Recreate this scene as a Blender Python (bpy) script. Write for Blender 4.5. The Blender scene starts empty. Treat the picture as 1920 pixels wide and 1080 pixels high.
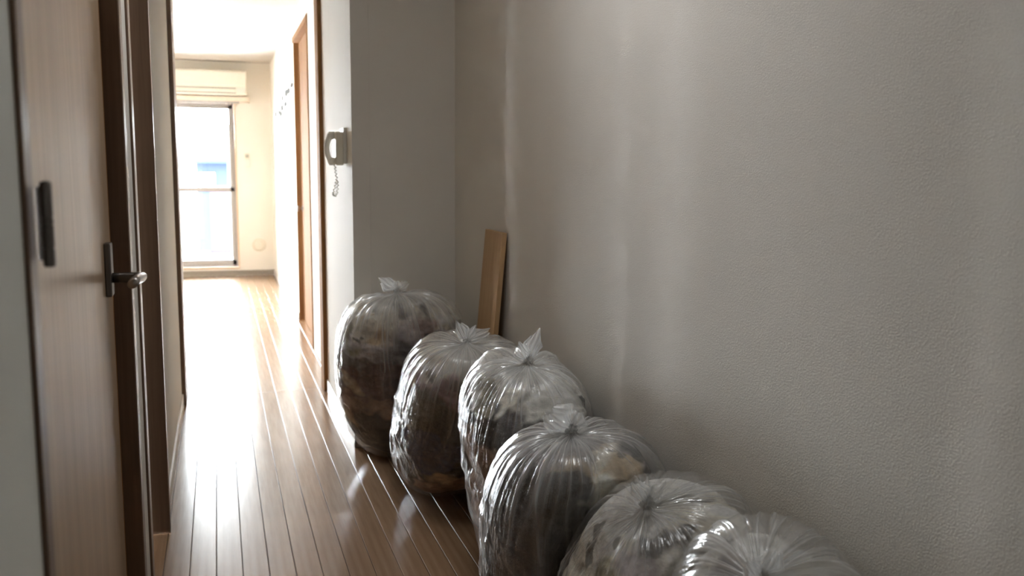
import bpy, bmesh, math
import numpy as np
from mathutils import Matrix, Vector

scene = bpy.context.scene
col = scene.collection

# ------------------------------------------------------------------ camera
cam_data = bpy.data.cameras.new('camera')
cam = bpy.data.objects.new('camera', cam_data)
col.objects.link(cam)
cam_data.sensor_width = 36.0
cam_data.lens = 1715.0 / 1920.0 * 36.0
cam_data.clip_start = 0.02
cam_data.clip_end = 300
RIGHT = (0.95234, -0.30496, 0.00694)
DOWN = (-0.03296, -0.12551, -0.99154)
FWD = (0.30325, 0.94406, -0.12958)
cam.matrix_world = Matrix(((RIGHT[0], -DOWN[0], -FWD[0], 0.0),
                           (RIGHT[1], -DOWN[1], -FWD[1], 0.0),
                           (RIGHT[2], -DOWN[2], -FWD[2], 1.22),
                           (0, 0, 0, 1)))
cam_data.dof.use_dof = True
cam_data.dof.focus_distance = 2.3
cam_data.dof.aperture_fstop = 4.6
scene.camera = cam

# ------------------------------------------------------------------ daylight
world = bpy.data.worlds.new('sky')
scene.world = world
world.use_nodes = True
bg = world.node_tree.nodes['Background']
bg.inputs['Color'].default_value = (0.91, 0.95, 1.0, 1)
bg.inputs['Strength'].default_value = 9.0

portal_data = bpy.data.lights.new('window_portal', 'AREA')
portal_data.shape = 'RECTANGLE'
portal_data.size = 2.24
portal_data.size_y = 1.84
portal_data.cycles.is_portal = True
portal = bpy.data.objects.new('window_portal', portal_data)
portal.location = (-0.918, 10.85, 1.01)
portal.rotation_euler = (math.radians(-90), 0, 0)
col.objects.link(portal)

ADDED_FILL = 1.13           # added unseen fill lamp in the hall, emission strength

vs = scene.view_settings
vs.view_transform = 'Standard'
vs.look = 'None'
vs.gamma = 1.0
vs.use_curve_mapping = False
vs.exposure = 3.6
cy = scene.cycles
cy.max_bounces = 14
cy.diffuse_bounces = 8
cy.glossy_bounces = 5
cy.transmission_bounces = 6
cy.transparent_max_bounces = 24
cy.caustics_reflective = False
cy.caustics_refractive = False
cy.sample_clamp_indirect = 8.0
cy.use_denoising = True


# ------------------------------------------------------------------ helpers
def tag(o, label=None, cat=None, group=None, kind=None):
    if label:
        o['label'] = label
    if cat:
        o['category'] = cat
    if group:
        o['group'] = group
    if kind:
        o['kind'] = kind
    return o


def empty(name, loc=(0, 0, 0), parent=None):
    o = bpy.data.objects.new(name, None)
    o.empty_display_size = 0.1
    o.location = loc
    col.objects.link(o)
    if parent:
        o.parent = parent
    return o


def link_mesh(name, me, mat, parent=None, smooth=False):
    me.materials.append(mat)
    if smooth:
        me.polygons.foreach_set('use_smooth', [True] * len(me.polygons))
    o = bpy.data.objects.new(name, me)
    col.objects.link(o)
    if parent:
        o.parent = parent
        # world-space coordinates everywhere: cancel the parent's location
        o.location = -Vector(parent_world(parent))
    return o


def parent_world(p):
    v = Vector(p.location)
    while p.parent:
        p = p.parent
        v += Vector(p.location)
    return v


def add_box(bm, x0, x1, y0, y1, z0, z1, bevel=0.0, seg=1):
    vs_ = [bm.verts.new((x, y, z)) for x in (x0, x1) for y in (y0, y1) for z in (z0, z1)]
    f = [(0, 1, 3, 2), (4, 6, 7, 5), (0, 4, 5, 1), (2, 3, 7, 6), (0, 2, 6, 4), (1, 5, 7, 3)]
    fs = [bm.faces.new([vs_[i] for i in q]) for q in f]
    if bevel > 0:
        es = list({e for fa in fs for e in fa.edges})
        bmesh.ops.bevel(bm, geom=es, offset=bevel, segments=seg, affect='EDGES', profile=0.5)


def bm_obj(name, bm, mat, parent=None, smooth=False):
    bmesh.ops.recalc_face_normals(bm, faces=bm.faces)
    me = bpy.data.meshes.new(name)
    bm.to_mesh(me)
    bm.free()
    return link_mesh(name, me, mat, parent, smooth)


def box(name, b, mat, parent=None, bevel=0.0, seg=1):
    bm = bmesh.new()
    add_box(bm, *b, bevel=bevel, seg=seg)
    return bm_obj(name, bm, mat, parent)


def boxes(name, bs, mat, parent=None, bevel=0.0):
    bm = bmesh.new()
    for b in bs:
        add_box(bm, *b, bevel=bevel)
    return bm_obj(name, bm, mat, parent)


def add_lathe(bm, axis_o, axis_d, profile, n=24):
    """profile: list of (radius, distance along axis)"""
    d = Vector(axis_d).normalized()
    a = d.orthogonal().normalized()
    b = d.cross(a)
    rings = []
    for r, h in profile:
        c = Vector(axis_o) + d * h
        if r < 1e-6:
            rings.append([bm.verts.new(c)])
        else:
            rings.append([bm.verts.new(c + a * (r * math.cos(2 * math.pi * i / n)) + b * (r * math.sin(2 * math.pi * i / n))) for i in range(n)])
    for r0, r1 in zip(rings, rings[1:]):
        if len(r0) == 1 and len(r1) == 1:
            continue
        for i in range(n):
            j = (i + 1) % n
            if len(r0) == 1:
                bm.faces.new((r0[0], r1[i], r1[j]))
            elif len(r1) == 1:
                bm.faces.new((r0[i], r1[0], r0[j]))
            else:
                bm.faces.new((r0[i], r1[i], r1[j], r0[j]))


def add_tube(bm, pts, radius, n=10, flat=1.0):
    """tube along a list of points; radius a number or list; capped"""
    pts = [Vector(p) for p in pts]
    rad = radius if isinstance(radius, (list, tuple)) else [radius] * len(pts)
    prev = None
    rings = []
    for i, p in enumerate(pts):
        t = (pts[min(i + 1, len(pts) - 1)] - pts[max(i - 1, 0)]).normalized()
        if prev is None:
            a = t.orthogonal().normalized()
        else:
            a = (prev - t * prev.dot(t)).normalized()
        prev = a
        b = t.cross(a)
        rings.append([bm.verts.new(p + a * (rad[i] * math.cos(2 * math.pi * k / n)) + b * (rad[i] * flat * math.sin(2 * math.pi * k / n))) for k in range(n)])
    for r0, r1 in zip(rings, rings[1:]):
        for i in range(n):
            j = (i + 1) % n
            bm.faces.new((r0[i], r0[j], r1[j], r1[i]))
    bm.faces.new(rings[0][::-1])
    bm.faces.new(rings[-1])


# ------------------------------------------------------------------ materials
def new_mat(name):
    m = bpy.data.materials.new(name)
    m.use_nodes = True
    nt = m.node_tree
    return m, nt, nt.nodes['Principled BSDF']


def noise(nt, scale, detail=3.0, rough=0.55, vec=None):
    n = nt.nodes.new('ShaderNodeTexNoise')
    n.inputs['Scale'].default_value = scale
    n.inputs['Detail'].default_value = detail
    n.inputs['Roughness'].default_value = rough
    if vec is not None:
        nt.links.new(vec, n.inputs['Vector'])
    return n


def coords(nt, scale=(1, 1, 1), which='Object'):
    tc = nt.nodes.new('ShaderNodeTexCoord')
    mp = nt.nodes.new('ShaderNodeMapping')
    mp.inputs['Scale'].default_value = scale
    nt.links.new(tc.outputs[which], mp.inputs['Vector'])
    return mp.outputs['Vector']


def ramp(nt, fac, stops):
    r = nt.nodes.new('ShaderNodeValToRGB')
    el = r.color_ramp.elements
    while len(el) < len(stops):
        el.new(0.5)
    for e, (p, c) in zip(el, stops):
        e.position = p
        e.color = (*c, 1)
    nt.links.new(fac, r.inputs['Fac'])
    return r


def bump(nt, bsdf, height, strength, dist):
    b = nt.nodes.new('ShaderNodeBump')
    b.inputs['Strength'].default_value = strength
    b.inputs['Distance'].default_value = dist
    nt.links.new(height, b.inputs['Height'])
    nt.links.new(b.outputs['Normal'], bsdf.inputs['Normal'])


def plain(name, c, rough=0.5, metal=0.0, var=0.05, scale=30, spec=0.5):
    m, nt, p = new_mat(name)
    n = noise(nt, scale, vec=coords(nt))
    r = ramp(nt, n.outputs['Fac'], [(0.3, tuple(x * (1 - var) for x in c)), (0.7, tuple(min(1, x * (1 + var)) for x in c))])
    nt.links.new(r.outputs['Color'], p.inputs['Base Color'])
    p.inputs['Roughness'].default_value = rough
    p.inputs['Metallic'].default_value = metal
    p.inputs['Specular IOR Level'].default_value = spec
    return m


def wallpaper(name, c, strength=0.55):
    """embossed vinyl wallpaper"""
    m, nt, p = new_mat(name)
    v = coords(nt)
    big = noise(nt, 1.7, 3, vec=v)
    r = ramp(nt, big.outputs['Fac'], [(0.3, tuple(x * 0.97 for x in c)), (0.7, tuple(x * 1.02 for x in c))])
    nt.links.new(r.outputs['Color'], p.inputs['Base Color'])
    fine = noise(nt, 700, 2, 0.6, vec=coords(nt, (1, 1, 0.75)))
    mid = noise(nt, 330, 2, 0.5, vec=v)
    ad = nt.nodes.new('ShaderNodeMath')
    ad.operation = 'ADD'
    nt.links.new(fine.outputs['Fac'], ad.inputs[0])
    nt.links.new(mid.outputs['Fac'], ad.inputs[1])
    bump(nt, p, ad.outputs[0], strength, 0.0016)
    p.inputs['Roughness'].default_value = 0.8
    p.inputs['Specular IOR Level'].default_value = 0.2
    return m


def wood(name, dark, light, stretch, rough=0.4, streak=60.0, bmp=0.08, spec=0.5):
    m, nt, p = new_mat(name)
    v = coords(nt, stretch)
    n1 = noise(nt, streak, 4, 0.6, vec=v)
    n2 = noise(nt, streak * 0.15, 2, 0.5, vec=v)
    mx = nt.nodes.new('ShaderNodeMath')
    mx.operation = 'MULTIPLY_ADD'
    mx.inputs[1].default_value = 0.6
    nt.links.new(n1.outputs['Fac'], mx.inputs[0])
    sc = nt.nodes.new('ShaderNodeMath')
    sc.operation = 'MULTIPLY'
    sc.inputs[1].default_value = 0.4
    nt.links.new(n2.outputs['Fac'], sc.inputs[0])
    nt.links.new(sc.outputs[0], mx.inputs[2])
    r = ramp(nt, mx.outputs[0], [(0.36, dark), (0.62, light)])
    nt.links.new(r.outputs['Color'], p.inputs['Base Color'])
    bump(nt, p, n1.outputs['Fac'], bmp, 0.001)
    p.inputs['Roughness'].default_value = rough
    p.inputs['Specular IOR Level'].default_value = spec
    return m


M_WALL = wallpaper('embossed_wallpaper', (0.71, 0.678, 0.622))
M_WALL_NEAR = wallpaper('lightened_grey_green_wallpaper', (0.83, 0.855, 0.82), 0.7)  # grey-green paper, its colour made paler in place of light missing there
M_WALL_FAR = wallpaper('cream_wallpaper', (0.80, 0.765, 0.70), 0.3)
M_CEIL = wallpaper('ceiling_paper', (0.60, 0.575, 0.54), 0.3)
M_DOOR = wood('door_veneer', (0.27, 0.180, 0.108), (0.40, 0.280, 0.180), (1, 1, 0.02), rough=0.34, streak=140, spec=0.38)
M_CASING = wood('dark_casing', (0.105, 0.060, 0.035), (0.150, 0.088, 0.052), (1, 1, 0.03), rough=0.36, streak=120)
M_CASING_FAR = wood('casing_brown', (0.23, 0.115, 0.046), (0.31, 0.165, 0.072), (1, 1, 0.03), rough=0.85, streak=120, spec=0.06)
M_PLANK = wood('floor_plank', (0.260, 0.155, 0.085), (0.350, 0.220, 0.130), (1, 0.05, 1), rough=0.21, streak=70, bmp=0.03, spec=0.46)
M_SUBFLOOR = plain('floor_groove', (0.05, 0.03, 0.02), 0.5)
M_BOARD = wood('raw_board', (0.42, 0.26, 0.125), (0.52, 0.34, 0.175), (1, 1, 0.04), rough=0.55, streak=90)
M_BASEB = plain('pale_baseboard', (0.58, 0.54, 0.49), 0.4)
M_BASEB_DARK = plain('greige_baseboard', (0.27, 0.24, 0.20), 0.5)
M_WHITE_PLASTIC = plain('white_plastic', (0.74, 0.72, 0.66), 0.35, var=0.02)
M_CREAM_PLASTIC = plain('cream_plastic', (0.72, 0.68, 0.58), 0.38, var=0.02)
M_AC = plain('ac_plastic', (0.80, 0.77, 0.68), 0.4, var=0.02)
M_SCREEN = plain('grey_green_screen', (0.38, 0.38, 0.32), 0.4)
M_SLOT = plain('dark_slot', (0.10, 0.10, 0.09), 0.6)
M_METAL = plain('bronze_metal', (0.16, 0.145, 0.135), 0.28, metal=0.9, var=0.05)
M_STEEL = plain('satin_steel', (0.42, 0.39, 0.37), 0.30, metal=0.9, var=0.05)
M_ALU = plain('window_aluminium', (0.40, 0.39, 0.38), 0.5, metal=0.0, var=0.03)
M_TRIM = wood('window_wood_trim', (0.62, 0.44, 0.28), (0.72, 0.53, 0.36), (1, 1, 0.05), rough=0.45)
M_CURTAIN_BOX = plain('curtain_rail_box', (0.74, 0.66, 0.56), 0.5)
M_DECAL = plain('decal_grey', (0.085, 0.085, 0.08), 0.9, spec=0.05)
M_CONCRETE = plain('balcony_concrete', (0.62, 0.62, 0.62), 0.8)
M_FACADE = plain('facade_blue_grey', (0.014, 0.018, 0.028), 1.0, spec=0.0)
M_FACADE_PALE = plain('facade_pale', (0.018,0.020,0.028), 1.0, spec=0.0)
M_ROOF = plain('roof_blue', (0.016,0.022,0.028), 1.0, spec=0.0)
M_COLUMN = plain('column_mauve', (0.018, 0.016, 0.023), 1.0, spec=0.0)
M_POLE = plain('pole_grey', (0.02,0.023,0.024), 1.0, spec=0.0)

# window glass: clear pane with a Fresnel reflection
M_GLASS, nt, p = new_mat('window_glass')
tr = nt.nodes.new('ShaderNodeBsdfTransparent')
tr.inputs['Color'].default_value = (0.95, 0.97, 0.97, 1)
gl = nt.nodes.new('ShaderNodeBsdfGlossy')
gl.inputs['Roughness'].default_value = 0.02
fr = nt.nodes.new('ShaderNodeFresnel')
fr.inputs['IOR'].default_value = 1.45
mx = nt.nodes.new('ShaderNodeMixShader')
nt.links.new(fr.outputs[0], mx.inputs[0])
nt.links.new(tr.outputs[0], mx.inputs[1])
nt.links.new(gl.outputs[0], mx.inputs[2])
nt.links.new(mx.outputs[0], nt.nodes['Material Output'].inputs['Surface'])
nt.nodes.remove(p)


def film_material():
    """thin clear polythene: see-through, milky where it bunches, with extra white for light on the tops, glossy"""
    m, nt, p = new_mat('clear_bag_film')
    N = nt.nodes
    L = nt.links
    milk = N.new('ShaderNodeAttribute')
    milk.attribute_name = 'milk'
    uv = N.new('ShaderNodeUVMap')
    mp = N.new('ShaderNodeMapping')
    mp.inputs['Scale'].default_value = (150, 7, 1)
    L.new(uv.outputs[0], mp.inputs['Vector'])
    st = noise(nt, 1.0, 3, 0.6, vec=mp.outputs[0])
    st.inputs['Distortion'].default_value = 0.6
    crk = noise(nt, 42, 3, 0.55, vec=coords(nt))
    ad = N.new('ShaderNodeMath')
    ad.operation = 'MULTIPLY_ADD'
    ad.inputs[1].default_value = 0.45
    L.new(crk.outputs['Fac'], ad.inputs[0])
    L.new(st.outputs['Fac'], ad.inputs[2])
    b = N.new('ShaderNodeBump')
    b.inputs['Strength'].default_value = 0.55
    b.inputs['Distance'].default_value = 0.006
    L.new(ad.outputs[0], b.inputs['Height'])
    tr = N.new('ShaderNodeBsdfTransparent')
    tr.inputs['Color'].default_value = (0.985, 0.985, 0.98, 1)
    df = N.new('ShaderNodeBsdfDiffuse')
    df.inputs['Color'].default_value = (0.95, 0.95, 0.945, 1)
    tl = N.new('ShaderNodeBsdfTranslucent')
    tl.inputs['Color'].default_value = (0.95, 0.95, 0.945, 1)
    m1 = N.new('ShaderNodeMixShader')
    m1.inputs[0].default_value = 0.22
    L.new(df.outputs[0], m1.inputs[1])
    L.new(tl.outputs[0], m1.inputs[2])
    m2 = N.new('ShaderNodeMixShader')
    L.new(milk.outputs['Fac'], m2.inputs[0])
    L.new(tr.outputs[0], m2.inputs[1])
    L.new(m1.outputs[0], m2.inputs[2])
    gl = N.new('ShaderNodeBsdfGlossy')
    gl.inputs['Roughness'].default_value = 0.13
    gl.inputs['Color'].default_value = (1, 1, 1, 1)
    for s in (df, gl):
        L.new(b.outputs[0], s.inputs['Normal'])
    lw = N.new('ShaderNodeLayerWeight')
    lw.inputs['Blend'].default_value = 0.5
    L.new(b.outputs[0], lw.inputs['Normal'])
    pw = N.new('ShaderNodeMath')
    pw.operation = 'POWER'
    pw.inputs[1].default_value = 4.0
    L.new(lw.outputs['Facing'], pw.inputs[0])
    fr = N.new('ShaderNodeMath')
    fr.operation = 'MULTIPLY_ADD'
    fr.inputs[1].default_value = 0.62
    fr.inputs[2].default_value = 0.09
    L.new(pw.outputs[0], fr.inputs[0])
    m3 = N.new('ShaderNodeMixShader')
    L.new(fr.outputs[0], m3.inputs[0])
    L.new(m2.outputs[0], m3.inputs[1])
    L.new(gl.outputs[0], m3.inputs[2])
    L.new(m3.outputs[0], N['Material Output'].inputs['Surface'])
    N.remove(p)
    return m


M_FILM = film_material()


def cloth_material():
    m, nt, p = new_mat('packed_cloth')
    a = nt.nodes.new('ShaderNodeAttribute')
    a.attribute_name = 'cloth'
    n = noise(nt, 55, 4, 0.6, vec=coords(nt))
    r = ramp(nt, n.outputs['Fac'], [(0.3, (0.72, 0.72, 0.72)), (0.7, (1.15, 1.15, 1.15))])
    mul = nt.nodes.new('ShaderNodeMix')
    mul.data_type = 'RGBA'
    mul.blend_type = 'MULTIPLY'
    mul.inputs['Factor'].default_value = 1.0
    nt.links.new(a.outputs['Color'], mul.inputs[6])
    nt.links.new(r.outputs['Color'], mul.inputs[7])
    nt.links.new(mul.outputs[2], p.inputs['Base Color'])
    p.inputs['Roughness'].default_value = 0.9
    p.inputs['Specular IOR Level'].default_value = 0.15
    bump(nt, p, n.outputs['Fac'], 0.6, 0.012)
    return m


M_CLOTH = cloth_material()

# ------------------------------------------------------------------ room shell
CEIL = 2.35
YF = 10.695          # far wall
S = 'structure'

fl = box('floor', (-2.25, 1.2, -1.45, YF + 0.05, -0.06, -0.006), M_SUBFLOOR)
tag(fl, kind=S)


def plank_mesh(w, length, name):
    """one floor strip with chamfered long edges; origin at its lower left corner"""
    c, d = 0.0022, 0.0020
    prof = [(0.0006, -0.012), (0.0006, -d), (c, 0.0), (w - c, 0.0), (w - 0.0006, -d), (w - 0.0006, -0.012)]
    n = len(prof)
    v = [(x, 0.0008, z) for x, z in prof] + [(x, length - 0.0008, z) for x, z in prof]
    f = [(i, i + n, (i + 1) % n + n, (i + 1) % n) for i in range(n)]
    f += [tuple(range(n)), tuple(range(2 * n - 1, n - 1, -1))]
    me = bpy.data.meshes.new(name)
    me.from_pydata(v, [], f)
    bm = bmesh.new()
    bm.from_mesh(me)
    bmesh.ops.recalc_face_normals(bm, faces=bm.faces)
    bm.to_mesh(me)
    bm.free()
    me.materials.append(M_PLANK)
    return me


PW = 0.0768
hall_me = plank_mesh(PW, 5.05 + 1.4, 'plank_hall')
room_me = plank_mesh(PW, YF - 5.053, 'plank_room')
x0 = -0.0405
for k in range(-3, 14):
    o = bpy.data.objects.new('plank', hall_me)
    o.location = (x0 + k * PW, -1.4, 0)
    col.objects.link(o)
    o.parent = fl
for k in range(-27, 9):
    o = bpy.data.objects.new('plank', room_me)
    o.location = (x0 + k * PW, 5.053, 0)
    col.objects.link(o)
    o.parent = fl

tag(box('ceiling', (-2.25, 1.2, -1.45, YF + 0.05, CEIL, CEIL + 0.1), M_CEIL), kind=S)

# hall, left side
tag(box('wall_left_near', (-0.45, -0.17, -1.45, 0.93, 0, CEIL), M_WALL_NEAR), kind=S)
tag(boxes('wall_left', [(-0.45, -0.17, 0.93, 1.95, 2.06, CEIL),
                        (-0.45, -0.17, 1.95, 2.10, 0, CEIL),
                        (-0.45, -0.19, 2.10, 3.175, 2.06, CEIL),
                        (-0.45, -0.208, 3.175, 4.88, 0, CEIL)], M_WALL), kind=S)
tag(box('wall_right', (0.992, 1.15, -1.45, 4.0, 0, CEIL), M_WALL), kind=S)
tag(box('wall_alcove', (0.6205, 1.0, 3.915, 4.02, 0, CEIL), M_WALL), kind=S)
tag(box('wall_partition', (0.545, 0.62, 3.915, 5.13, 0, CEIL), M_WALL), kind=S)
tag(box('wall_rear', (-0.45, 1.15, -1.5, -1.4, 0, CEIL), M_WALL), kind=S)

# far room
tag(boxes('wall_room_front', [(-2.25, -0.232, 5.0, 5.13, 0, CEIL),
                              (-0.24, 0.62, 5.0, 5.13, 2.22, CEIL)], M_WALL_FAR), kind=S)
tag(boxes('wall_room_right', [(0.588, 0.75, 5.13, 6.20, 0, CEIL),
                              (0.588, 0.75, 6.20, 7.43, 2.19, CEIL),
                              (0.596, 0.75, 7.43, YF + 0.05, 0, CEIL)], M_WALL_FAR), kind=S)
tag(box('wall_room_left', (-2.25, -2.15, 5.0, YF + 0.05, 0, CEIL), M_WALL_FAR), kind=S)
WX0, WX1, WZ0, WZ1 = -2.05, 0.214, 0.088, 1.925
tag(boxes('wall_far', [(-2.25, 0.75, YF, YF + 0.14, 0, WZ0),
                       (-2.25, 0.75, YF, YF + 0.14, WZ1, CEIL),
                       (-2.25, WX0, YF, YF + 0.14, WZ0, WZ1),
                       (WX1, 0.75, YF, YF + 0.14, WZ0, WZ1)], M_WALL_FAR), kind=S)

# baseboards
tag(box('baseboard_partition', (0.537, 0.546, 3.907, 4.985, 0, 0.065), M_BASEB, bevel=0.002), kind=S)
tag(box('baseboard_alcove', (0.537, 0.992, 3.907, 3.916, 0, 0.065), M_BASEB, bevel=0.002), kind=S)
tag(box('baseboard_right', (0.984, 0.993, -1.4, 3.907, 0, 0.065), M_BASEB, bevel=0.002), kind=S)
tag(box('baseboard_left', (-0.209, -0.199, 3.185, 4.88, 0, 0.06), M_BASEB, bevel=0.002), kind=S)
tag(box('baseboard_far', (-2.15, 0.596, YF - 0.012, YF, 0, 0.062), M_BASEB_DARK, bevel=0.003), kind=S)
tag(box('baseboard_room_right', (0.585, 0.597, 7.43, YF - 0.012, 0, 0.06), M_BASEB, bevel=0.003), kind=S)

# doorway casing between hall and far room
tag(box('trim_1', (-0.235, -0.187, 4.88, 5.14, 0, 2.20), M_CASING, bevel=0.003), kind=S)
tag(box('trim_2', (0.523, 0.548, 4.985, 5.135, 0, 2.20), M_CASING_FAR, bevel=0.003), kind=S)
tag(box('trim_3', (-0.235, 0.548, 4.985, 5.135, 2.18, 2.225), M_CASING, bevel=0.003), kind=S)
tag(box('trim_4', (-0.187, 0.523, 5.044, 5.054, -0.008, -0.0006), M_SUBFLOOR), kind=S)

# ------------------------------------------------------------------ door 1 (nearest, left)
d1 = empty('door_1', (-0.2, 1.4, 0))
tag(d1, 'brown veneered hallway door nearest the camera with bronze lever handle', kind=S)
box('door_leaf', (-0.235, -0.197, 0.964, 1.880, 0.006, 2.02), M_DOOR, d1, bevel=0.002)
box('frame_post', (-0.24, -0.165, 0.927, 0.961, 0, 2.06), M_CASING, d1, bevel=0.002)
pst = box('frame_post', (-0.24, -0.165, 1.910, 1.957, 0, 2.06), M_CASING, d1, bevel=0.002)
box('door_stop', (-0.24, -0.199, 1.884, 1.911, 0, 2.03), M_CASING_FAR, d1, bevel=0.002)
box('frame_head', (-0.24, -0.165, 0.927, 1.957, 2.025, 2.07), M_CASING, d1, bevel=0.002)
hinge = bm_h = bmesh.new()
HX, HY = -0.155, 0.964
add_lathe(bm_h, (HX, HY, 1.1235), (0, 0, 1), [(0, 0), (0.0048, 0), (0.0057, 0.002), (0.0057, 0.017), (0.0049, 0.0174), (0.0049, 0.0183), (0.0057, 0.0187),
                                               (0.0057, 0.0395), (0.0049, 0.040), (0.0049, 0.0408), (0.0057, 0.0412), (0.0057, 0.0465), (0.0049, 0.047), (0.0049, 0.0478), (0.0057, 0.0482),
                                               (0.0057, 0.079), (0.0046, 0.0815), (0, 0.0825)], 20)
hg = bm_obj('hinge', bm_h, M_METAL, d1, smooth=False)
box('hinge_pivot', (HX - 0.009, HX - 0.003, HY - 0.001, HY + 0.003, 1.130, 1.2), M_METAL, hg, bevel=0.0005)

lv = box('escutcheon', (-0.198, -0.186, 1.772, 1.812, 0.985, 1.082), M_METAL, d1, bevel=0.003, seg=2)
tag(lv, 'bronze lever handle plate')
bm = bmesh.new()
add_tube(bm, [(-0.188, 1.792, 1.018), (-0.165, 1.792, 1.018), (-0.150, 1.792, 1.018), (-0.143, 1.789, 1.018), (-0.139, 1.780, 1.018)],
         [0.0092, 0.0092, 0.0092, 0.0100, 0.0105], 20)
bm_obj('lever_neck', bm, M_METAL, lv, smooth=True)
bm = bmesh.new()
add_tube(bm, [(-0.136, 1.800, 1.018), (-0.137, 1.785, 1.018), (-0.142, 1.75, 1.0185), (-0.144, 1.73, 1.018), (-0.145, 1.708, 1.017), (-0.145, 1.703, 1.0165)],
         [0.008, 0.0105, 0.011, 0.011, 0.011, 0.008], 20, flat=0.8)
bm_obj('lever', bm, M_STEEL, lv, smooth=True)

# ------------------------------------------------------------------ door 2 (left, seen edge on)
d2 = empty('door_2', (-0.24, 2.6, 0))
tag(d2, 'second door on the left seen edge-on between two dark brown posts', kind=S)
box('door_leaf', (-0.285, -0.246, 2.152, 3.135, 0.006, 2.02), M_DOOR, d2, bevel=0.002)
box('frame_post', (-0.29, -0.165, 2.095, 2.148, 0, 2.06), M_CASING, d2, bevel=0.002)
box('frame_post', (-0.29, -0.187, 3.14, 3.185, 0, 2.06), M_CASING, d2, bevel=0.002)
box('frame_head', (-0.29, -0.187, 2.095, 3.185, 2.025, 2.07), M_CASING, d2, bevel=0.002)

# ------------------------------------------------------------------ door 3 (far room, right side)
d3 = empty('door_3', (0.64, 6.8, 0))
tag(d3, 'orange-brown closet door in the right wall of the sunlit room', kind=S)
box('door_leaf', (0.630, 0.665, 6.24, 7.395, 0.006, 2.165), M_CASING_FAR, d3, bevel=0.002)
box('frame_post', (0.580, 0.67, 6.19, 6.235, 0, 2.20), M_CASING_FAR, d3, bevel=0.002)
box('frame_post', (0.594, 0.67, 7.40, 7.44, 0, 2.20), M_CASING_FAR, d3, bevel=0.002)
box('frame_head', (0.586, 0.67, 6.19, 7.44, 2.17, 2.21), M_CASING_FAR, d3, bevel=0.002)
bm = bmesh.new()
add_lathe(bm, (0.632, 7.29, 0.90), (-1, 0, 0), [(0.024, 0), (0.024, 0.004), (0.009, 0.006), (0.009, 0.022), (0.020, 0.030), (0.023, 0.040), (0.018, 0.050), (0, 0.053)], 20)
bm_obj('knob', bm, M_STEEL, d3, smooth=True)

# ------------------------------------------------------------------ window
w1 = empty('window_1', ((WX0 + WX1) / 2, YF, WZ0))
tag(w1, 'tall sliding balcony window overexposed by daylight', kind=S)
bw = 0.014
box('window_trim', (WX1 - bw, WX1, YF - 0.012, YF + 0.03, WZ0, WZ1), M_TRIM, w1, bevel=0.002)
box('window_trim', (WX0, WX0 + bw, YF - 0.012, YF + 0.03, WZ0, WZ1), M_TRIM, w1, bevel=0.002)
box('window_trim', (WX0, WX1, YF - 0.012, YF + 0.03, WZ1 - bw, WZ1), M_TRIM, w1, bevel=0.002)
box('window_sill', (WX0, WX1, YF - 0.022, YF + 0.03, WZ0, WZ0 + bw), M_TRIM, w1, bevel=0.002)
ix0, ix1, iz0, iz1 = WX0 + bw, WX1 - bw, WZ0 + bw, WZ1 - bw
for b in ((ix1 - 0.016, ix1, iz0, iz1), (ix0, ix0 + 0.016, iz0, iz1), (ix0, ix1, iz1 - 0.022, iz1), (ix0, ix1, iz0, iz0 + 0.018)):
    box('window_frame', (b[0], b[1], YF + 0.03, YF + 0.13, b[2], b[3]), M_ALU, w1, bevel=0.002)


def sash(xa, xb, y):
    za, zb = iz0 + 0.018, iz1 - 0.022
    s_ = box('sash', (xa, xa + 0.045, y, y + 0.03, za, zb), M_ALU, w1, bevel=0.003)
    box('stile', (xb - 0.042, xb, y, y + 0.03, za, zb), M_ALU, s_, bevel=0.003)
    box('rail', (xa, xb, y, y + 0.03, zb - 0.04, zb), M_ALU, s_, bevel=0.003)
    box('rail', (xa, xb, y, y + 0.03, za, za + 0.06), M_ALU, s_, bevel=0.003)
    box('rail', (xa, xb, y, y + 0.03, 0.940, 0.988), M_ALU, s_, bevel=0.003)
    box('pane', (xa + 0.03, xb - 0.03, y + 0.012, y + 0.016, za + 0.05, 0.95), M_GLASS, s_)
    box('pane', (xa + 0.03, xb - 0.03, y + 0.012, y + 0.016, 0.975, zb - 0.03), M_GLASS, s_)


sash(-0.945, ix1 - 0.016, YF + 0.045)
sash(ix0 + 0.016, -0.90, YF + 0.082)

# ------------------------------------------------------------------ outside
bal = box('balcony_floor', (-3.0, 3.0, YF + 0.14, 12.2, -0.16, -0.06), M_CONCRETE)
tag(bal, kind=S)
tag(box('balcony_parapet', (-3.0, 3.0, 12.2, 12.3, -0.16, 0.06), M_CONCRETE), kind=S)
# neighbouring house seen through the window
nb = empty('neighbouring_house', (0.2, 26, -3))
tag(nb, 'pale blue neighbouring house outside the bright window', 'house')
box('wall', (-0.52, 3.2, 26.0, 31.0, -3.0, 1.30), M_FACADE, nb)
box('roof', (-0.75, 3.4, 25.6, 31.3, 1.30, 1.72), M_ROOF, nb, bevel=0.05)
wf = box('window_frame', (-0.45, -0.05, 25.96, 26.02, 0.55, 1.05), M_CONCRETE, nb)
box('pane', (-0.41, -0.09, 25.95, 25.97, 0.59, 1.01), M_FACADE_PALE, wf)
box('wall', (0.9, 1.3, 25.9, 26.05, -3.0, 1.3), M_FACADE_PALE, nb)
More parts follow.
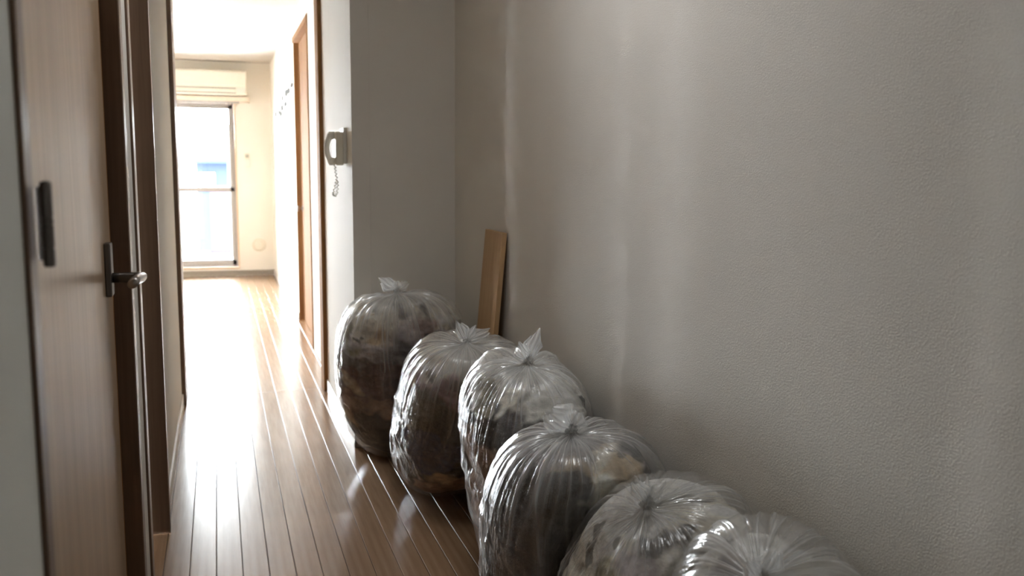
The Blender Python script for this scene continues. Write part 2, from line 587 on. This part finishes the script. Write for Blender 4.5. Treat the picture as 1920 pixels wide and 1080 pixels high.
# brick-mauve column block below it
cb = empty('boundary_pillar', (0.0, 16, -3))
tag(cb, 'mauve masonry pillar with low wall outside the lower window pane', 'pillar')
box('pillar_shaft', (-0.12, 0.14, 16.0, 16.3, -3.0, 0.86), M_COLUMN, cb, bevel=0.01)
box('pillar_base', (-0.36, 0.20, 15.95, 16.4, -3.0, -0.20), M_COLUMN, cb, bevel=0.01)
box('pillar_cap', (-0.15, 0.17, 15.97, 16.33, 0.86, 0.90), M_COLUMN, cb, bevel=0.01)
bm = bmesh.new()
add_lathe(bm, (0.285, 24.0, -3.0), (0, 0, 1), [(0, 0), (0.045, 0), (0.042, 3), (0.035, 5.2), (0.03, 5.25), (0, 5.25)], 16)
po = bm_obj('utility_pole', bm, M_POLE, smooth=True)
tag(po, 'thin grey pole rising outside the upper window pane', 'pole')
tag(box('ground', (-60, 60, 12.3, 120, -3.1, -3.0), M_CONCRETE), kind=S)

# ------------------------------------------------------------------ unseen fill lamp added to brighten the hall (above the frame)
cl = empty('added_fill_lamp', (0.40, 2.0, CEIL))
tag(cl, 'round white fill lamp added above the bags to brighten the hall, out of frame', 'added fill lamp')
bm = bmesh.new()
add_lathe(bm, (0.40, 2.0, CEIL), (0, 0, -1), [(0.0, 0), (0.23, 0), (0.235, 0.012), (0.225, 0.03), (0.0, 0.03)], 48)
bm_obj('fill_base', bm, M_WHITE_PLASTIC, cl)
M_FILL, nt, p = new_mat('fill_diffuser')
p.inputs['Emission Color'].default_value = (0.96, 0.98, 1.0, 1)
p.inputs['Emission Strength'].default_value = ADDED_FILL
bm = bmesh.new()
add_lathe(bm, (0.40, 2.0, CEIL - 0.031), (0, 0, -1), [(0.218, 0), (0.218, 0.02), (0.19, 0.05), (0.12, 0.072), (0.0, 0.08)], 48)
bm_obj('diffuser', bm, M_FILL, cl, smooth=True)

# ------------------------------------------------------------------ air conditioner and curtain rail
ac = empty('air_conditioner', (-0.05, YF, 1.97))
tag(ac, 'cream wall air conditioner mounted above the bright window', 'air conditioner')
box('body', (-0.46, 0.338, 10.49, YF, 1.985, 2.245), M_AC, ac, bevel=0.012, seg=3)
box('front_panel', (-0.455, 0.333, 10.478, 10.492, 2.085, 2.225), M_AC, ac, bevel=0.005, seg=2)
fl_ = box('louvre', (-0.44, 0.22, 10.480, 10.496, 2.012, 2.046), M_AC, ac, bevel=0.004, seg=2)
box('outlet_slot', (-0.45, 0.225, 10.4885, 10.4915, 2.003, 2.010), M_SLOT, ac)
box('outlet_slot', (-0.45, 0.225, 10.4885, 10.4915, 2.054, 2.060), M_SLOT, ac)
box('display_panel', (0.235, 0.325, 10.482, 10.492, 2.000, 2.062), M_WHITE_PLASTIC, ac, bevel=0.003)

cr = empty('curtain_rail', (-0.6, YF, 1.95))
tag(cr, 'beige curtain rail box running below the air conditioner', 'curtain rail')
box('rail_box', (-2.12, 0.352, 10.58, YF, 1.925, 1.975), M_CURTAIN_BOX, cr, bevel=0.003)
box('end_bracket', (0.352, 0.372, 10.60, YF, 1.915, 1.982), M_CURTAIN_BOX, cr, bevel=0.003)
rb = box('rail_track', (-2.10, 0.26, 10.615, 10.635, 1.905, 1.926), M_ALU, cr, bevel=0.002)
for k in range(4):
    bm = bmesh.new()
    add_lathe(bm, (0.235 - k * 0.035, 10.625, 1.890), (0, 0, 1), [(0, 0), (0.006, 0.001), (0.007, 0.008), (0.004, 0.015), (0, 0.016)], 10)
    bm_obj('glider', bm, M_WHITE_PLASTIC, cr, smooth=True)

rc = empty('remote_control', (0.325, YF, 1.2))
tag(rc, 'cream remote control in wall holder right of the bright window', 'remote control')
box('holder', (0.298, 0.354, YF - 0.022, YF, 1.215, 1.300), M_WHITE_PLASTIC, rc, bevel=0.004)
box('remote', (0.302, 0.350, YF - 0.018, YF - 0.004, 1.235, 1.365), M_CREAM_PLASTIC, rc, bevel=0.004)
box('screen', (0.308, 0.344, YF - 0.0195, YF - 0.0175, 1.318, 1.352), M_SCREEN, rc)

vt = empty('wall_vent', (0.43, YF, 0.345))
tag(vt, 'round cream ventilation cap low on the far wall beside the window', 'vent')
bm = bmesh.new()
add_lathe(bm, (0.43, YF, 0.345), (0, -1, 0), [(0.074, 0), (0.074, 0.006), (0.070, 0.012), (0.058, 0.014), (0.056, 0.010), (0.050, 0.010), (0.048, 0.018), (0.030, 0.024), (0, 0.025)], 40)
bm_obj('vent_cover', bm, M_CREAM_PLASTIC, vt, smooth=False)
bm = bmesh.new()
add_lathe(bm, (0.43, YF - 0.022, 0.345), (0, -1, 0), [(0.020, 0), (0.018, 0.006), (0, 0.007)], 24)
bm_obj('vent_knob', bm, M_CREAM_PLASTIC, vt, smooth=False)

# ------------------------------------------------------------------ wall decal (small grey motifs)
wd = empty('wall_decal', (0.595, 8.5, 1.8))
tag(wd, 'rows of small grey decal motifs on the right wall of the sunlit room', 'wall decal')


def decal(y, z, s, rot):
    bm = bmesh.new()
    pts = [(-0.5, 0), (-0.2, 0.32), (0.15, 0.36), (0.5, 0.05), (0.2, -0.25), (-0.15, -0.3)]
    ca, sa = math.cos(rot), math.sin(rot)
    fr_, bk = [], []
    for u, v in pts:
        yy, zz = y + s * (u * ca - v * sa) * 5.5, z + s * (u * sa + v * ca)
        fr_.append(bm.verts.new((0.5935, yy, zz)))
        bk.append(bm.verts.new((0.5965, yy, zz)))
    bm.faces.new(fr_)
    bm.faces.new(bk[::-1])
    n = len(pts)
    for i in range(n):
        bm.faces.new((fr_[i], bk[i], bk[(i + 1) % n], fr_[(i + 1) % n]))
    bm_obj('motif', bm, M_DECAL, wd)


for i, (y, z) in enumerate([(7.66, 1.868), (8.02, 1.850), (8.30, 1.852), (8.78, 1.842), (8.40, 1.765), (8.85, 1.758), (9.3, 1.748), (9.8, 1.752), (9.05, 1.715)]):
    decal(y, z, 0.060 + 0.010 * (i % 3), 0.35 + 0.25 * (i % 4))

# ------------------------------------------------------------------ intercom handset on the partition
ic = empty('intercom_phone', (0.545, 4.12, 1.22))
tag(ic, 'white intercom phone with handset and dangling cord on the partition wall', 'intercom')
box('wall_plate', (0.530, 0.546, 4.075, 4.165, 1.235, 1.392), M_WHITE_PLASTIC, ic, bevel=0.003)
box('phone_body', (0.496, 0.531, 4.07, 4.17, 1.228, 1.374), M_CREAM_PLASTIC, ic, bevel=0.006, seg=3)
bm = bmesh.new()
pts, rr = [], []
for k in range(15):
    t = k / 14
    bow = math.sin(math.pi * t)
    pts.append((0.487 - 0.024 * bow ** 0.7, 4.115, 1.238 + 0.128 * t))
    rr.append(0.0135 if 0.12 < t < 0.88 else 0.017)
add_tube(bm, pts, rr, 14, flat=0.75)
hs = bm_obj('handset', bm, M_WHITE_PLASTIC, ic, smooth=True)
for z in (1.246, 1.358):
    bm = bmesh.new()
    add_lathe(bm, (0.478, 4.115, z), (1, 0, 0), [(0, -0.006), (0.014, -0.004), (0.018, 0.004), (0.017, 0.019), (0, 0.0195)], 18)
    bm_obj('ear_cup', bm, M_WHITE_PLASTIC, hs, smooth=True)
bm = bmesh.new()
cord = []
base = [(0.497, 4.12, 1.232), (0.499, 4.12, 1.205), (0.503, 4.12, 1.175), (0.500, 4.12, 1.145), (0.489, 4.118, 1.112), (0.487, 4.115, 1.098),
        (0.495, 4.11, 1.093), (0.504, 4.11, 1.108), (0.507, 4.112, 1.140), (0.506, 4.114, 1.168)]
bv = [Vector(b) for b in base]
for i in range(len(bv) - 1):
    for k in range(10):
        cord.append(bv[i].lerp(bv[i + 1], k / 10))
coil = [c + Vector((0.0042 * math.cos(i * 1.25), 0.0042 * math.sin(i * 1.25), 0)) for i, c in enumerate(cord)]
add_tube(bm, coil, 0.0023, 6)
bm_obj('coiled_cord', bm, M_WHITE_PLASTIC, ic, smooth=True)

# ------------------------------------------------------------------ plank leaning on the right wall
bm = bmesh.new()
add_box(bm, -0.009, 0.009, 3.125, 3.345, 0, 0.992, bevel=0.0012)
lean = math.atan2(0.085, 0.985)
bmesh.ops.transform(bm, matrix=Matrix.Translation((0.890, 0, 0.0025)) @ Matrix.Rotation(lean, 4, 'Y'), verts=bm.verts)
tag(bm_obj('wooden_board', bm, M_BOARD), 'light brown wooden board leaning upright in the corner behind the bags', 'board')

# ------------------------------------------------------------------ bags
PALETTE = dict(tan=(.56, .44, .30), ink=(.030, .032, .035), cream=(.76, .72, .62), lav=(.54, .51, .53), grey=(.25, .235, .24),
               rose=(.40, .31, .29), maroon=(.15, .085, .08), black=(.028, .026, .027), olive=(.30, .28, .20), brown=(.32, .21, .15),
               pink=(.56, .36, .39), mauve=(.33, .22, .26), white=(.84, .83, .78), moss=(.085, .09, .07), navy=(.028, .042, .130), char=(.048, .047, .046))

# centre x, centre y, half width, half depth, height, widest level, top and bottom roundness, lean x, lean y, taper; knot point
BAGS = [
    dict(p=[0.706, 3.640, 0.276, 0.184, 0.751, 0.476, 0.677, 0.799, -0.06, -0.252, 0.051], knot=(0.655, 3.500, 0.745),
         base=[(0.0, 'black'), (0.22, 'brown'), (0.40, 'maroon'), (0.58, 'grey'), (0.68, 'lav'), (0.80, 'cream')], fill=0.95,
         blobs=[(.55, 3.44, .64, .07, 'tan'), (.67, 3.42, .69, .03, 'ink'), (.76, 3.44, .71, .03, 'ink'), (.80, 3.44, .69, .05, 'cream'), (.67, 3.42, .62, .06, 'lav'), (.63, 3.43, .54, .07, 'grey'), (.75, 3.42, .64, .05, 'rose'), (.46, 3.57, .37, .05, 'tan'), (.48, 3.66, .19, .045, 'tan'), (.59, 3.47, .43, .09, 'maroon'), (.57, 3.59, .18, .1, 'black'), (.47, 3.49, .56, .05, 'olive'), (.54, 3.54, .28, .06, 'brown')]),
    dict(p=[0.777, 3.083, 0.21, 0.287, 0.674, 0.488, 0.548, 0.8, -0.003, -0.447, -0.021], knot=(0.745, 2.790, 0.674),
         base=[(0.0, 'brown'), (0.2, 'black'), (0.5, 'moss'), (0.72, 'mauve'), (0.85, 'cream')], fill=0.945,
         blobs=[(.71, 2.70, .65, .09, 'cream'), (.68, 2.69, .59, .035, 'pink'), (.66, 2.71, .54, .05, 'mauve'), (.61, 2.78, .59, .05, 'white'), (.58, 2.88, .52, .04, 'tan'), (.62, 2.79, .46, .07, 'moss'), (.71, 2.83, .30, .12, 'black'), (.60, 2.95, .26, .11, 'navy'), (.66, 2.86, .25, .10, 'navy'), (.69, 2.76, .42, .08, 'black'), (.75, 2.99, .11, .06, 'brown'), (.57, 2.98, .37, .04, 'white'), (.69, 2.97, .14, .05, 'tan')]),
    dict(p=[0.813, 2.371, 0.173, 0.251, 0.726, 0.57, 0.842, 0.552, -0.045, 0.012, 0.278], knot=(0.775, 2.270, 0.712),
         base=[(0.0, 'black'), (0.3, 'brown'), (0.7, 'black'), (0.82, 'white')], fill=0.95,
         blobs=[(.77, 2.22, .69, .12, 'cream'), (.84, 2.17, .64, .12, 'white'), (.66, 2.32, .64, .06, 'olive'), (.69, 2.22, .65, .05, 'cream'), (.64, 2.25, .57, .06, 'black'), (.68, 2.18, .56, .065, 'black'), (.71, 2.17, .59, .05, 'black'), (.64, 2.26, .47, .07, 'brown'), (.65, 2.40, .30, .07, 'brown'), (.71, 2.19, .63, .02, 'ink'), (.73, 2.19, .65, .02, 'ink'), (.67, 2.24, .63, .02, 'ink')]),
    dict(p=[0.775, 1.973, 0.205, 0.232, 0.638, 0.535, 0.758, 0.635, 0.011, -0.154, 0.212], knot=(0.748, 1.880, 0.638),
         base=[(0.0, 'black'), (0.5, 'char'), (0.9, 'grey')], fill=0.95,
         blobs=[(.73, 1.75, .60, .065, 'tan'), (.81, 1.74, .59, .08, 'tan'), (.79, 1.76, .61, .05, 'cream'), (.88, 1.79, .61, .05, 'grey'), (.86, 1.79, .62, .025, 'ink'), (.73, 1.78, .62, .04, 'grey'), (.59, 1.82, .48, .14, 'char'), (.62, 1.78, .38, .15, 'black'), (.68, 1.73, .52, .1, 'char'), (.78, 1.71, .53, .05, 'cream'), (.63, 1.95, .59, .06, 'grey')]),
    dict(p=[0.783, 1.555, 0.178, 0.266, 0.611, 0.47, 0.703, 0.539, 0.149, -0.067, -0.102], knot=(0.762, 1.520, 0.592),
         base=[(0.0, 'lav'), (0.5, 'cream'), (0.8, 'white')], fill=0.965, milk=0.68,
         blobs=[(.74, 1.36, .53, .06, 'white'), (.86, 1.45, .61, .09, 'cream'), (.68, 1.49, .51, .08, 'cream'), (.66, 1.52, .47, .07, 'olive'), (.71, 1.41, .52, .06, 'lav'), (.76, 1.43, .57, .036, 'ink'), (.778, 1.395, .56, .03, 'ink'), (.81, 1.42, .60, .036, 'ink'), (.735, 1.41, .54, .03, 'ink'), (.785, 1.435, .59, .026, 'ink')]),
    dict(p=[0.819, 1.216, 0.165, 0.231, 0.65, 0.399, 0.801, 0.608, 0.06, 0.024, -0.04], knot=(0.770, 1.150, 0.600),
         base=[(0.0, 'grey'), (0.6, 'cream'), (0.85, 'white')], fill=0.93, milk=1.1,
         blobs=[(.79, 1.16, .63, .035, 'ink'), (.80, 1.14, .62, .035, 'ink'), (.77, 1.15, .61, .04, 'white'), (.75, 1.23, .60, .06, 'grey'), (.82, 1.13, .63, .06, 'cream'), (.76, 1.18, .61, .02, 'ink')]),
]


def rho_at(p, z):
    cx, cyy, rx, ry, H, mid, et, eb, lx, ly, tp = p
    zc = H * mid
    ze = np.where(z > zc, (z - zc) / (H - zc), (zc - z) / zc)
    e = np.where(z > zc, et, eb)
    ze = np.clip(ze, 0, 1)
    return (1 - ze ** (2 / e)) ** (e / 2)


def implicit(p, P):
    cx, cyy, rx, ry, H, mid, et, eb, lx, ly, tp = p
    zc = H * mid
    z = P[..., 2]
    ze = np.where(z > zc, (z - zc) / (H - zc), (zc - z) / zc)
    e = np.where(z > zc, et, eb)
    k = np.clip(1 + tp * (z / H - .5), 0.2, 3)
    u = np.abs(P[..., 0] - cx - lx * (z / H - .5)) / (rx * k)
    v = np.abs(P[..., 1] - cyy - ly * (z / H - .5)) / (ry * k)
    n = 2 / .85
    rho = (u ** n + v ** n) ** (1 / n)
    return rho ** (2 / e) + np.abs(ze) ** (2 / e) - 1


def centre_y(p, z):
    return p[1] + p[9] * (z / p[4] - .5)


def half_y(p, z):
    return p[3] * (1 + p[10] * (z / p[4] - .5)) * rho_at(p, z)


def contact(pa, pb, z):
    """plane between bag a (farther) and bag b (nearer): y of the contact, or None-like nan where they do not meet"""
    zz = np.clip(z, 0.0, min(pa[4], pb[4]))
    lo = centre_y(pa, zz) - half_y(pa, zz)
    hi = centre_y(pb, zz) + half_y(pb, zz)
    return 0.5 * (lo + hi), hi - lo


def softmax0(x, w):
    return w * np.logaddexp(0, x / w)


def squash(i, P, margin=0.003):
    """press neighbouring bags flat against each other and against the wall"""
    p = BAGS[i]['p']
    z = P[..., 2]
    y = P[..., 1]
    if i + 1 < len(BAGS):
        m, ov = contact(p, BAGS[i + 1]['p'], z)
        lo = m + margin
        y = np.where(ov > -0.01, lo + softmax0(y - lo, 0.006), y)
    if i > 0:
        m, ov = contact(BAGS[i - 1]['p'], p, z)
        hi = m - margin
        y = np.where(ov > -0.01, hi - softmax0(hi - y, 0.006), y)
    else:
        y = 3.900 - softmax0(3.900 - y, 0.006)
    x = P[..., 0]
    x = 0.986 - margin - softmax0(0.986 - margin - x, 0.004)
    if i < 2:                                   # the leaning board takes up room beside the first two bags
        w = np.clip((y - 3.06) / 0.05, 0, 1) * np.clip((3.41 - y) / 0.05, 0, 1)
        face = 0.872 + 0.0863 * z - margin
        x = x * (1 - w) + w * (face - softmax0(face - x, 0.004))
    z = softmax0(z - 0.003 - margin, 0.002) + 0.003 + margin
    return np.stack([x, y, z], -1)


def smooth_noise(P, freq, seed, octaves=3, waves=10):
    rng = np.random.default_rng(seed)
    out = np.zeros(P.shape[:-1])
    amp = 1.0
    tot = 0
    for o in range(octaves):
        d = rng.normal(size=(waves, 3))
        d /= np.linalg.norm(d, axis=1)[:, None]
        d *= freq * (0.6 + 0.8 * rng.random((waves, 1)))
        ph = rng.random(waves) * 6.283
        s = np.zeros(P.shape[:-1])
        for k in range(waves):
            s += np.sin(P @ d[k] + ph[k])
        out += amp * s / math.sqrt(waves / 2)
        tot += amp
        amp *= 0.5
        freq *= 2.1
    return out / tot


def grid_dirs(p, knot, npsi, nth, power=1.3):
    C0 = np.array([p[0] , p[1], p[4] * p[5]])
    C0[0] += p[8] * (C0[2] / p[4] - .5)
    C0[1] += p[9] * (C0[2] / p[4] - .5)
    ax = np.array(knot) - C0
    ax /= np.linalg.norm(ax)
    a = np.cross(ax, (0, 1, 0))
    a /= np.linalg.norm(a)
    b = np.cross(ax, a)
    psi = np.linspace(0, 2 * np.pi, npsi, endpoint=False)
    th = np.pi * np.linspace(0.004, 0.996, nth) ** power
    TH, PS = np.meshgrid(th, psi, indexing='ij')
    D = np.cos(TH)[..., None] * ax + np.sin(TH)[..., None] * (np.cos(PS)[..., None] * a + np.sin(PS)[..., None] * b)
    lo = np.zeros(TH.shape)
    hi = np.full(TH.shape, 1.2)
    for _ in range(26):
        m = 0.5 * (lo + hi)
        F = implicit(p, C0 + m[..., None] * D)
        hi = np.where(F > 0, m, hi)
        lo = np.where(F > 0, lo, m)
    return C0, D, 0.5 * (lo + hi), TH, PS


def grid_mesh(name, P, attrs, uv=None, closed_u=True):
    nt_, nu = P.shape[:2]
    me = bpy.data.meshes.new(name)
    idx = np.arange(nt_ * nu).reshape(nt_, nu)
    if closed_u:
        nxt = np.roll(idx, -1, axis=1)
        q = np.stack([idx[:-1], nxt[:-1], nxt[1:], idx[1:]], -1).reshape(-1, 4)
    else:
        q = np.stack([idx[:-1, :-1], idx[:-1, 1:], idx[1:, 1:], idx[1:, :-1]], -1).reshape(-1, 4)
    nq = len(q)
    me.vertices.add(nt_ * nu)
    me.vertices.foreach_set('co', P.reshape(-1).astype(np.float32))
    me.loops.add(nq * 4)
    me.loops.foreach_set('vertex_index', q.reshape(-1).astype(np.int32))
    me.polygons.add(nq)
    me.polygons.foreach_set('loop_start', np.arange(0, nq * 4, 4, dtype=np.int32))
    me.polygons.foreach_set('use_smooth', np.ones(nq, dtype=bool))
    if uv is not None:
        U = uv.reshape(-1, 2)[q.reshape(-1)].reshape(nq, 4, 2).copy()
        if closed_u:
            wrap = (U[:, 1, 0] < U[:, 0, 0] - 0.5)
            U[wrap, 1, 0] += 1
            U[wrap, 2, 0] += 1
        l = me.uv_layers.new(name='UVMap')
        l.data.foreach_set('uv', U.reshape(-1).astype(np.float32))
    me.update(calc_edges=True)
    for an, (kind, data) in attrs.items():
        if kind == 'FLOAT':
            at = me.attributes.new(an, 'FLOAT', 'POINT')
            at.data.foreach_set('value', data.reshape(-1).astype(np.float32))
        else:
            at = me.attributes.new(an, 'FLOAT_COLOR', 'POINT')
            d4 = np.concatenate([data.reshape(-1, 3), np.ones((data.size // 3, 1))], 1)
            at.data.foreach_set('color', d4.reshape(-1).astype(np.float32))
    me.validate()
    return me


def pleats(TH, PS, seed, count=150):
    """radial gathers that run out from the knot: sharp raised folds of many lengths"""
    rng = np.random.default_rng(seed)
    out = np.zeros(TH.shape)
    for k in range(count):
        p0 = rng.random() * 2 * np.pi
        w = 0.010 + 0.034 * rng.random() ** 2
        L = 0.35 + 1.1 * rng.random() ** 1.6
        am = (0.4 + 0.8 * rng.random()) * rng.choice([1, 1, -0.7])
        cv = rng.normal() * 0.12
        wob = 0.03 * np.sin(TH * (3 + 4 * rng.random()) + rng.random() * 6)
        d = (PS - p0 - cv * TH - wob + np.pi) % (2 * np.pi) - np.pi
        ww = w * (0.6 + 0.8 * np.minimum(TH, 1.4))
        out += am * np.exp(-np.abs(d / ww) ** 1.4) * np.exp(-(TH / L) ** 2.2) * np.minimum(1, TH / 0.10)
    return out


def make_bag(i, spec):
    p, knot = spec['p'], spec['knot']
    C0, D, r, TH, PS = grid_dirs(p, knot, 620, 200)
    P0 = C0 + r[..., None] * D
    pl = pleats(TH, PS, 10 + i)
    broad = smooth_noise(P0, 9, 100 + i, 2)
    crinkle = 1 - np.abs(smooth_noise(P0, 30, 200 + i, 2)) * 1.6
    fine = 1 - np.abs(smooth_noise(P0, 75, 300 + i, 2)) * 1.6
    side = np.clip((TH - 0.7) / 0.5, 0, 1)
    disp = 0.0052 * pl + 0.006 * broad + side * (0.0040 * crinkle + 0.0018 * fine) - 0.002
    disp += -0.022 * np.exp(-(TH / 0.26) ** 2) + 0.020 * np.exp(-(TH / 0.05) ** 2)
    disp = np.maximum(disp, np.where(TH < 0.5, -0.030, -0.0065))
    P = squash(i, P0 + disp[..., None] * D)
    streak = smooth_noise(np.stack([PS * 9, TH * 2, 0 * TH], -1), 2.2, 400 + i, 3)
    milk = 0.06 + 0.50 * np.exp(-(TH / 0.36) ** 2) + 0.30 * np.clip(pl, -0.12, 1.5) + 0.06 * streak * np.exp(-(TH / 1.0) ** 2)  # gathered film, plus extra white painted in for light on the bag tops
    milk += 0.05 * side * np.clip(crinkle - 0.55, 0, 1)
    milk = np.clip(milk * spec.get('milk', 1.0), 0.035, 0.8)
    uv = np.stack([PS / (2 * np.pi), TH / np.pi], -1)
    root = empty('rubbish_bag', (p[0], p[1], 0))
    me = grid_mesh('bag_film', P, {'milk': ('FLOAT', milk)}, uv)
    link_mesh('bag_film', me, M_FILM, root)
    # ---- knot: a twisted lump of gathered film
    ax = D[0].mean(0)
    ax /= np.linalg.norm(ax)
    K = P[0].mean(0) - 0.004 * ax
    a = np.cross(ax, (0, 1, 0))
    a /= np.linalg.norm(a)
    b = np.cross(ax, a)
    u = np.linspace(0, 2 * np.pi, 48, endpoint=False)
    v = np.linspace(0.02, np.pi - 0.02, 20)
    V, U = np.meshgrid(v, u, indexing='ij')
    rr = 0.0125 * (1 + 0.22 * np.sin(5 * U + 3 * V + i) + 0.12 * np.sin(11 * U - 5 * V))
    Pk = K + (np.sin(V) * np.cos(U) * rr)[..., None] * a + (np.sin(V) * np.sin(U) * rr * 0.8)[..., None] * b + (np.cos(V) * rr * 0.95 + 0.004)[..., None] * ax
    uvk = np.stack([U / 6.283, V / 3.14], -1)
    link_mesh('knot', grid_mesh('knot', Pk, {'milk': ('FLOAT', np.full(U.shape, 0.5))}, uvk), M_FILM, root)
    for e, (dirv, length, width, sd) in enumerate(spec['ears']):
        make_ear(root, K + 0.005 * ax, np.array(dirv, float), length, width, sd)
    return root


def make_ear(root, K, d, length, width, seed):
    """loose end of film standing off the knot: a pinched, ruffled petal"""
    d = d / np.linalg.norm(d)
    s = np.cross(d, (0.30325, 0.94406, 0.0))
    s /= np.linalg.norm(s)
    n = np.cross(s, d)
    rng = np.random.default_rng(seed)
    v = np.linspace(0, 1, 44)
    u = np.linspace(-1, 1, 44)
    V, U = np.meshgrid(v, u, indexing='ij')
    w = width * (0.10 + 0.90 * np.sin(np.pi * np.clip(V * 0.80 + 0.02, 0, 1)) ** 1.1)
    w = w * (1 + 0.12 * np.sin(9 * V + rng.random() * 6) * np.sign(U))
    ln = length * V * (1 - 0.22 * np.abs(U) ** 2.0 * V - 0.10 * V * np.sin(4 * U + rng.random() * 6))
    fold = 0.42 * width * np.abs(U) ** 1.3 - 0.30 * width * np.sin(V * 3.0)
    rip = 0.085 * width * (np.sin(11 * U + 3 * V + rng.random() * 6) * (0.6 + 0.6 * V) + 0.6 * np.sin(21 * U - 6 * V + rng.random() * 6))
    P = K + (U * w)[..., None] * s + ln[..., None] * d + (fold + rip)[..., None] * n
    P += 0.004 * smooth_noise(P, 70, seed, 2)[..., None] * n
    milk = np.clip(0.42 + 0.30 * (1 - V) + 0.12 * np.sin(13 * U + 2 * V), 0.12, 0.7)
    uv = np.stack([U * 0.06, V * 0.4], -1)
    link_mesh('tied_end', grid_mesh('tied_end', P, {'milk': ('FLOAT', milk)}, uv, closed_u=False), M_FILM, root)


def make_contents(i, spec):
    p, knot = spec['p'], spec['knot']
    C0, D, r, TH, PS = grid_dirs(p, knot, 300, 190, 1.15)
    P0 = C0 + r[..., None] * D
    warp = 0.02 * np.stack([smooth_noise(P0, 22, 500 + i * 7 + k, 3) for k in range(3)], -1)
    warp += 0.007 * np.stack([smooth_noise(P0, 75, 560 + i * 7 + k, 2) for k in range(3)], -1)
    fold = 1 - np.abs(smooth_noise(P0 * np.array([1, 1, 1.9]), 20, 600 + i, 3)) * 1.5
    lump = smooth_noise(P0, 14, 650 + i, 2)
    fill = spec['fill'] - 0.06 * np.exp(-(TH / 0.55) ** 2)
    rc = np.minimum(r * fill - 0.006 + 0.010 * fold + 0.009 * lump, r - 0.0105)
    rc = np.minimum(rc, r - 0.030 * np.exp(-(TH / 0.20) ** 2))
    P = C0 + rc[..., None] * D
    P = squash(i, P, 0.016)
    # colours of the packed clothes
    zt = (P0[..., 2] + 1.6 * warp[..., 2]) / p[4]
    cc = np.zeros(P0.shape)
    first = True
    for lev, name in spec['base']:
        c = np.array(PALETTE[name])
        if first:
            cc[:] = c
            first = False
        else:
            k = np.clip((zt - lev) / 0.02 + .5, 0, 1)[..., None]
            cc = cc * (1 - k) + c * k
    for bx, by, bz, br, name in spec['blobs']:
        d = np.linalg.norm(P0 + 1.3 * warp - np.array([bx, by, bz]), axis=-1)
        k = np.clip((br * 0.95 - d) / 0.020 + .5, 0, 1)[..., None]
        cc = cc * (1 - k) + np.array(PALETTE[name]) * k
    # printed and crumpled fabric: darker and lighter flecks
    sp_ = smooth_noise(P0, 60, 700 + i, 3)
    cc = cc * (1 + 0.28 * np.clip(sp_, -1.5, 1.5))[..., None]
    fleck = np.clip((smooth_noise(P0, 48, 750 + i, 3) - 0.95) / 0.12, 0, 1)[..., None] * np.clip((zt - 0.6) / 0.1, 0, 1)[..., None]
    cc = cc * (1 - 0.8 * fleck) + 0.04 * fleck
    cc = np.clip(cc, 0.006, 0.8)
    me = grid_mesh('packed_clothes', P, {'cloth': ('COLOR', cc)})
    o = link_mesh('packed_clothes', me, M_CLOTH)
    return o


EARS = [
    [((-0.80, -0.1, 0.55), 0.085, 0.030, 1), ((-0.10, 0.0, 1.0), 0.040, 0.020, 2), ((0.75, 0.0, 0.55), 0.055, 0.018, 3)],
    [((-0.42, 0.0, 0.95), 0.070, 0.022, 4), ((0.45, 0.0, 0.75), 0.055, 0.022, 5), ((0.95, 0.0, 0.40), 0.085, 0.022, 6)],
    [((0.35, 0.0, 0.95), 0.085, 0.025, 7), ((-0.45, 0.0, 0.80), 0.055, 0.024, 8)],
    [((-0.75, 0.0, 0.62), 0.070, 0.042, 9), ((0.35, 0.0, 0.75), 0.045, 0.028, 10)],
    [((-0.45, 0.1, 0.70), 0.050, 0.020, 11), ((0.60, 0.0, 0.65), 0.050, 0.020, 12), ((0.05, 0.1, 0.9), 0.045, 0.016, 13)],
    [((0.40, -0.3, 0.75), 0.050, 0.022, 14), ((-0.6, -0.3, 0.6), 0.05, 0.02, 15)],
]
LABELS = [
    'clear knotted bag farthest back in the alcove corner beside the partition',
    'clear knotted bag of navy and cream clothes in front of the leaning board',
    'clear knotted bag with pale clothes over a black bundle, third from the back',
    'clear knotted bag full of dark charcoal clothes with tan cloth on top',
    'clear knotted bag of pale clothes with black-and-white cloth, second nearest the camera',
    'clear bag nearest the camera at the bottom edge of the photo',
]
CLABELS = [
    'brown, tan and floral clothes packed in the farthest clear bag',
    'navy, black and cream clothes packed in the bag before the leaning board',
    'cream and black clothes packed in the third clear bag from the back',
    'charcoal and tan clothes packed in the darkest clear bag',
    'pale and black-patched clothes packed in the second nearest bag',
    'grey and pale clothes packed in the bag nearest the camera',
]
for i, spec in enumerate(BAGS):
    spec['ears'] = EARS[i]
    tag(make_bag(i, spec), LABELS[i], 'rubbish bag', 'clear rubbish bags along the right wall')
    tag(make_contents(i, spec), CLABELS[i], 'clothes', kind='stuff')
